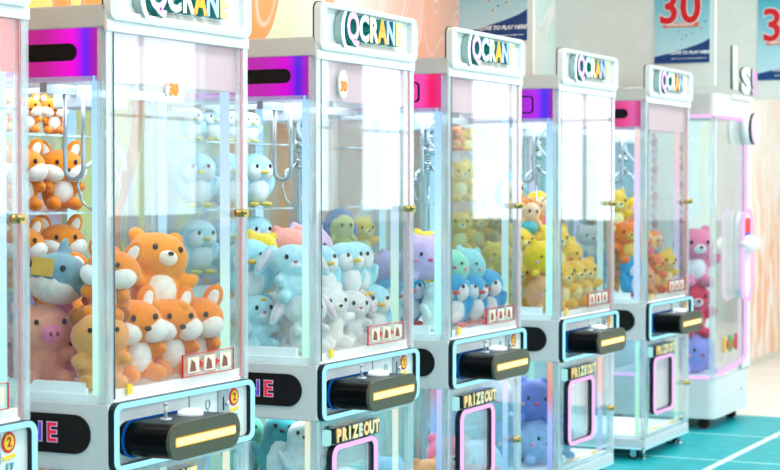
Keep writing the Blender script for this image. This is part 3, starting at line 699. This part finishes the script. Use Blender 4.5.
# mural
def wx(px): return at_y(px, 60, WY).x
m, nt = newmat('mural_paint')
geo = N(nt, 'ShaderNodeNewGeometry'); sx = N(nt, 'ShaderNodeSeparateXYZ'); nt.links.new(geo.outputs['Position'], sx.inputs[0])
def ramp(stops, fac, interp='LINEAR'):
    r = N(nt, 'ShaderNodeValToRGB'); r.color_ramp.interpolation = interp; el = r.color_ramp.elements
    while len(el) < len(stops): el.new(.5)
    for i, (p, c) in enumerate(sorted(stops)): el[i].position = p; el[i].color = H(c)
    nt.links.new(fac, r.inputs[0]); return r.outputs[0]
A0, A1 = wx(0), wx(790)
mr = N(nt, 'ShaderNodeMapRange'); mr.inputs[1].default_value = A0; mr.inputs[2].default_value = A1
nzw = N(nt, 'ShaderNodeTexNoise'); nzw.inputs['Scale'].default_value = 1.1; nzw.inputs['Detail'].default_value = 0
nt.links.new(geo.outputs['Position'], nzw.inputs['Vector'])
ma = N(nt, 'ShaderNodeMath', operation='MULTIPLY_ADD'); ma.inputs[1].default_value = .35; nt.links.new(nzw.outputs['Fac'], ma.inputs[0]); nt.links.new(sx.outputs[0], ma.inputs[2])
ms = N(nt, 'ShaderNodeMath', operation='SUBTRACT'); ms.inputs[1].default_value = .17; nt.links.new(ma.outputs[0], ms.inputs[0])
nt.links.new(ms.outputs[0], mr.inputs[0])
def P(px): return min(1, max(0, (wx(px)-A0)/(A1-A0)))
base = ramp([(P(0),'#ff9a50'),(P(120),'#ffb060'),(P(230),'#ffa050'),(P(335),'#f7b487'),(P(400),'#f6b9a4'),(P(500),'#f3c3b4'),(P(535),'#dcefe8'),(P(640),'#ecece6'),(P(700),'#e8eae2'),(P(745),'#f0e8de'),(P(790),'#f4ebe0')], mr.outputs[0])
petal = ramp([(P(0),'#ffe27a'),(P(160),'#f2e6a0'),(P(290),'#e9e8c6'),(P(345),'#e8efe6'),(P(420),'#f0ac90'),(P(490),'#e8d8c8'),(P(560),'#e6ece6'),(P(640),'#dae6e2'),(P(705),'#f4ecd0'),(P(745),'#e8ece4'),(P(790),'#f8dcc4')], mr.outputs[0])
nz = N(nt, 'ShaderNodeTexNoise'); nz.inputs['Scale'].default_value = 3.1; nz.inputs['Detail'].default_value = 0; nz.inputs['Distortion'].default_value = .7
mp = N(nt, 'ShaderNodeMapping'); mp.inputs['Scale'].default_value = (1.0, 1, .55); nt.links.new(geo.outputs['Position'], mp.inputs[0]); nt.links.new(mp.outputs[0], nz.inputs['Vector'])
st = ramp([(.0,'#000000'),(.50,'#000000'),(.515,'#ffffff'),(1,'#ffffff')], nz.outputs['Fac'])
mx = N(nt, 'ShaderNodeMix', data_type='RGBA'); nt.links.new(st, mx.inputs[0]); nt.links.new(base, mx.inputs[6]); nt.links.new(petal, mx.inputs[7])
# thin petal outlines and brush streaks low on the wall
ln = ramp([(.0,'#000000'),(.435,'#000000'),(.445,'#bbbbbb'),(.455,'#000000'),(.50,'#000000'),(.508,'#ffffff'),(.52,'#000000'),(.575,'#000000'),(.585,'#999999'),(.6,'#000000')], nz.outputs['Fac'])
mxl = N(nt, 'ShaderNodeMix', data_type='RGBA'); nt.links.new(ln, mxl.inputs[0]); nt.links.new(mx.outputs[2], mxl.inputs[6]); mxl.inputs[7].default_value = H('#fbf8f2')
mx = mxl
wv = N(nt, 'ShaderNodeTexNoise'); wv.inputs['Scale'].default_value = 3.0; wv.inputs['Detail'].default_value = 2; wv.inputs['Distortion'].default_value = 1.2
mp2 = N(nt, 'ShaderNodeMapping'); mp2.inputs['Scale'].default_value = (2.2, 1, .5); nt.links.new(geo.outputs['Position'], mp2.inputs[0]); nt.links.new(mp2.outputs[0], wv.inputs['Vector'])
s2 = ramp([(.46,'#000000'),(.56,'#f0f0f0')], wv.outputs['Fac'])
zr = N(nt, 'ShaderNodeMapRange'); zr.inputs[1].default_value = 1.9; zr.inputs[2].default_value = 1.0; nt.links.new(sx.outputs[2], zr.inputs[0])
mm = N(nt, 'ShaderNodeMath', operation='MULTIPLY'); nt.links.new(s2, mm.inputs[0]); nt.links.new(zr.outputs[0], mm.inputs[1])
mx2 = N(nt, 'ShaderNodeMix', data_type='RGBA'); nt.links.new(mm.outputs[0], mx2.inputs[0]); nt.links.new(mx.outputs[2], mx2.inputs[6])
lowc = ramp([(0,'#b070c8'),(P(200),'#9ab8f0'),(P(260),'#a8dcd8'),(P(300),'#f08a80'),(P(420),'#70c8b8'),(P(560),'#f6c088'),(P(700),'#e6dede'),(P(755),'#f6b48c'),(1,'#f6bc98')], mr.outputs[0]); nt.links.new(lowc, mx2.inputs[7])
bs = N(nt, 'ShaderNodeBsdfPrincipled'); bs.inputs['Roughness'].default_value = .6; nt.links.new(mx2.outputs[2], bs.inputs['Base Color']); out(nt, bs.outputs[0])
b = MB(); b.box(X0, WY, 0, X1, WY+.1, ZC); struct(b, 'wall_back', m)
b = MB(); b.box(X0, WY-.012, 0, X1, WY, .05); struct(b, 'baseboard_back', plastic('#d8d4c4', .5))
# floor
m, nt = newmat('pale_floor')
tc = N(nt, 'ShaderNodeTexCoord'); nz = N(nt, 'ShaderNodeTexNoise'); nz.inputs['Scale'].default_value = 3; nt.links.new(tc.outputs['Object'], nz.inputs['Vector'])
cr = ramp([(.3,'#e6e4dc'),(.7,'#f2f0ea')], nz.outputs['Fac'])
bs = N(nt, 'ShaderNodeBsdfPrincipled'); bs.inputs['Roughness'].default_value = .32; nt.links.new(cr, bs.inputs['Base Color']); out(nt, bs.outputs[0])
b = MB(); b.box(X0, YF, -.1, X1, WY+.1, 0); struct(b, 'floor', m)
m, nt = newmat('teal_mat')
tc = N(nt, 'ShaderNodeTexCoord'); nz = N(nt, 'ShaderNodeTexNoise'); nz.inputs['Scale'].default_value = 12; nz.inputs['Detail'].default_value = 5; nt.links.new(tc.outputs['Object'], nz.inputs['Vector'])
cr = ramp([(.3,'#0fa4ac'),(.7,'#1cb6be')], nz.outputs['Fac'])
bs = N(nt, 'ShaderNodeBsdfPrincipled'); bs.inputs['Roughness'].default_value = .45; nt.links.new(cr, bs.inputs['Base Color']); out(nt, bs.outputs[0])
b = MB(); b.box(X0+.2, -2.6, 0, 7.15, WY-.06, .004); mat = b.build('floor_mat', None, m); mat['kind'] = 'structure'
lm = plastic('#c8f0ec', .5)
b = MB(); b.box(X0+.2, -.395, .0042, 7.15, -.355, .0056); b.build('mat_line', mat, plastic('#e2f2ee', .5))
for xx in (-1.8, -.8, .2, 1.2, 2.2, 3.2, 4.2, 5.19, 6.19):
    b = MB(); b.box(xx-.008, -2.6, .0042, xx+.008, WY-.06, .0052); b.build('mat_line', mat, lm)
b = MB(); b.box(X0+.2, -1.40, .0042, 7.15, -1.385, .0052); b.build('mat_line', mat, lm)
# other walls, ceiling, window side
pw = plastic('#efe6e2', .7)
b = MB(); b.box(X1, YF, 0, X1+.1, WY+.1, 1.0).box(X1, YF, 3.1, X1+.1, WY+.1, ZC).box(X1, YF, 1.0, X1+.1, -5.4, 3.1).box(X1, -3.4, 1.0, X1+.1, WY+.1, 3.1); struct(b, 'wall_far', plastic('#efdcd8', .7))
b = MB(); b.box(X1+.02, -5.4, 1.0, X1+.06, -5.36, 3.1).box(X1+.02, -3.44, 1.0, X1+.06, -3.4, 3.1).box(X1+.02, -4.9, 1.0, X1+.05, -4.86, 3.1).box(X1+.02, -4.0, 1.0, X1+.05, -3.96, 3.1).box(X1+.02, -5.4, 2.2, X1+.05, -3.4, 2.24); wf = struct(b, 'window_10', plastic('#c8c8c8', .5))
b = MB(); b.box(X1+.03, -5.4, 1.0, X1+.034, -3.4, 3.1); b.build('pane', wf, M['side_glass'])
b = MB(); b.box(X1-.03, YF+.01, 0, X1, WY-.02, 1.1).box(X0, YF, 0, X1-.04, YF+.02, 1.1); struct(b, 'added_trim_1', plastic('#6e6a68', .6))  # unseen dark wainscot, added to weaken reflections in the lower glass
b = MB(); b.box(X0-.1, YF, 0, X0, WY+.1, ZC); struct(b, 'wall_near', pw)
b = MB(); b.box(X0, YF, ZC, X1, WY+.1, ZC+.1); struct(b, 'ceiling', plastic('#f4f2f0', .7))
b = MB(); b.box(X0, YF-.1, 0, X1, YF, 1.2).box(X0, YF-.1, 3.05, X1, YF, ZC)
nb = 9; pit = (X1-X0)/nb
for i in range(nb+1): b.box(max(X0, X0+i*pit-.25), YF-.1, 1.2, min(X1, X0+i*pit+.25), YF, 3.05)
struct(b, 'wall_front', plastic('#f0d8d4', .7))
for i in range(nb):
    x0, x1 = X0+i*pit+.25, X0+(i+1)*pit-.25
    b = MB(); w = .03
    b.box(x0, YF-.06, 1.2, x0+w, YF-.01, 3.05).box(x1-w, YF-.06, 1.2, x1, YF-.01, 3.05).box(x0, YF-.06, 1.2, x1, YF-.01, 1.2+w).box(x0, YF-.06, 3.05-w, x1, YF-.01, 3.05)
    b.box((x0+x1)/2-.02, YF-.05, 1.2, (x0+x1)/2+.02, YF-.02, 3.05).box(x0, YF-.05, 2.06, x1, YF-.02, 2.08)
    fr = struct(b, f'window_{i+1}', plastic('#c8c8c8', .5))
    b = MB(); b.box(x0, YF-.04, 1.2, x1, YF-.035, 3.05); b.build('pane', fr, M['side_glass'])
for i in range(nb):
    xc = X0 + (i+.5)*pit
    area('window_light', (xc, YF-.14, 2.12), (PI/2, 0, 0), pit-.5, 1.85, 42, (.97, .985, 1.0))
area('window_light', (X1+.16, -4.4, 2.05), (0, PI/2, 0), 2.1, 2.0, 34, (.97, .985, 1.0))
# unseen ceiling panels added to light the room
for i, (xx, yy) in enumerate([(-3,-1.4),(0,-1.4),(3,-1.4),(6,-1.4),(9,-1.4),(1.5,-4),(7.5,-4)]):
    b = MB(); b.mat(M['white']).box(xx-.75, yy-.35, ZC-.05, xx+.75, yy+.35, ZC-.001).mat(glow('#ffffff', 1.5)).box(xx-.7, yy-.3, ZC-.055, xx+.7, yy+.3, ZC-.049)
    o = b.build('added_ceiling_light'); tag(o, 'white rectangular ceiling light panel, added out of view', 'ceiling light', 'added ceiling light panels')
    area('added_panel_light', (xx, yy, ZC-.07), (0, 0, 0), 1.4, .6, 36, (1, .985, .96))
# posters on thin fins projecting from the mural wall
def poster(px0, px1, x, zb, aspect, lab):
    p0 = at_x(px0, 100, x); p1 = at_x(px1, 100, x)
    w = p0.y - p1.y; h = w * aspect
    b = MB(); b.box(x+.004, p1.y-.03, 2.06, x+.03, WY, ZC); fin = struct(b, 'partition', plastic('#e8e8e2', .6))
    m, nt = newmat('poster_sky')
    tc = N(nt, 'ShaderNodeTexCoord'); sx_ = N(nt, 'ShaderNodeSeparateXYZ'); nt.links.new(tc.outputs['Object'], sx_.inputs[0])
    mr_ = N(nt, 'ShaderNodeMapRange'); mr_.inputs[1].default_value = 0; mr_.inputs[2].default_value = h; nt.links.new(sx_.outputs[2], mr_.inputs[0])
    r_ = N(nt, 'ShaderNodeValToRGB'); r_.color_ramp.elements[0].color = H('#d0ecf2'); r_.color_ramp.elements[1].color = H('#3cb0c4'); nt.links.new(mr_.outputs[0], r_.inputs[0])
    bs_ = N(nt, 'ShaderNodeBsdfPrincipled'); bs_.inputs['Roughness'].default_value = .4; nt.links.new(r_.outputs[0], bs_.inputs['Base Color']); out(nt, bs_.outputs[0])
    root = empty('poster', (x, p0.y, zb)); tag(root, lab, 'poster', 'blue posters hung above the machines')
    b = MB(); b.box(-.003, -w, 0, .003, 0, h); b.build('sheet', root, m)
    nv = plastic('#1f4a86', .4)
    pts = [(0, 0), (-w, 0)] + [(-w + w*t/10, w*(.42 - .30*(t/10)**.7)) for t in range(11)]
    b = MB(); b.prism(pts, 'x', -.005, -.0025); b.build('banner_wave', root, nv)
    wt = plastic('#f4f8fa', .4)
    text('lettering', 'I LOVE TO PLAY HERE', w*.074, (-.0075, -w*.63, w*.18), RS, wt, root, .0004, .0012, 1, None, .25)
    b = MB(); b.box(-.006, -w*.95, w*.075, -.0045, -w*.32, w*.083); b.ell((-.006, -w*.33, w*.079), (.002, w*.012, w*.012)); b.ell((-.006, -w*.82, w*.079), (.002, w*.012, w*.012)); b.build('underline', root, wt)
    b = MB()
    for i, (u, v, c) in enumerate(((.45,.55,'#e87030'),(.58,.48,'#2878b0'),(.7,.52,'#e87030'),(.86,.60,'#d84038'),(.92,.72,'#2878b0'),(.50,.42,'#e8a030'))):
        b.mat(plastic(c, .5)).ell((-.0045, -w*u, w*v), (.0015, w*.015, w*.015))
    b.build('confetti', root)
    text('lettering', '30', w*.82, (-.008, -w*.46, w*.96), RS, wt, root, .0004, .012, .95)
    text('lettering', '30', w*.82, (-.0095, -w*.46, w*.96), RS, plastic('#d6242c', .4, 0, .1), root, .0004, .006, .95)
    text('lettering', 'th', w*.2, (-.0095, -w*.91, w*1.22), RS, plastic('#d6242c', .4), root, .0004, .003)
    b = MB(); b.mat(plastic('#e87838', .5)).box(-.006, -w*.80, w*.63, -.004, -w*.16, w*.71); o = b.build('ribbon', root)
    text('lettering', 'ANNIVERSARY', w*.075, (-.0065, -w*.48, w*.67), RS, wt, root, .0004, .0006)
poster(459, 527, 4.46, 2.235, 1.65, 'blue poster reading I love to play here, above the lilac and mint machine')
poster(654, 709, 5.86, 2.19, 1.65, 'blue poster with big red 30, above the crimson hooded machine')
poster(757, 812, 7.75, 2.19, 1.65, 'blue poster with red 30, cut off at the far right edge')

# ------------------------------------------------------------------ world, camera
wd = bpy.data.worlds.new('World'); sc.world = wd; wd.use_nodes = True
bg = wd.node_tree.nodes['Background']; bg.inputs[0].default_value = (.85, .93, 1, 1); bg.inputs[1].default_value = 1.0
cd = bpy.data.cameras.new('Camera'); cam = bpy.data.objects.new('Camera', cd); COL.objects.link(cam)
cd.sensor_width = 36; cd.lens = F / 780 * 36
pitch = math.atan((235 - HOR) / F)
cam.location = CAM
d = Vector((CT*math.cos(pitch), ST*math.cos(pitch), -math.sin(pitch)))
cam.rotation_euler = d.to_track_quat('-Z', 'Y').to_euler()
cd.dof.use_dof = True; cd.dof.focus_distance = 5.9; cd.dof.aperture_fstop = 4.8
cd.clip_start = .05
sc.camera = cam
sc.view_settings.view_transform = 'Standard'; sc.view_settings.look = 'Medium High Contrast'
sc.view_settings.exposure = -0.2
sc.cycles.transparent_max_bounces = 96; sc.cycles.max_bounces = 10; sc.cycles.diffuse_bounces = 4; sc.cycles.glossy_bounces = 5
sc.cycles.sample_clamp_indirect = 6
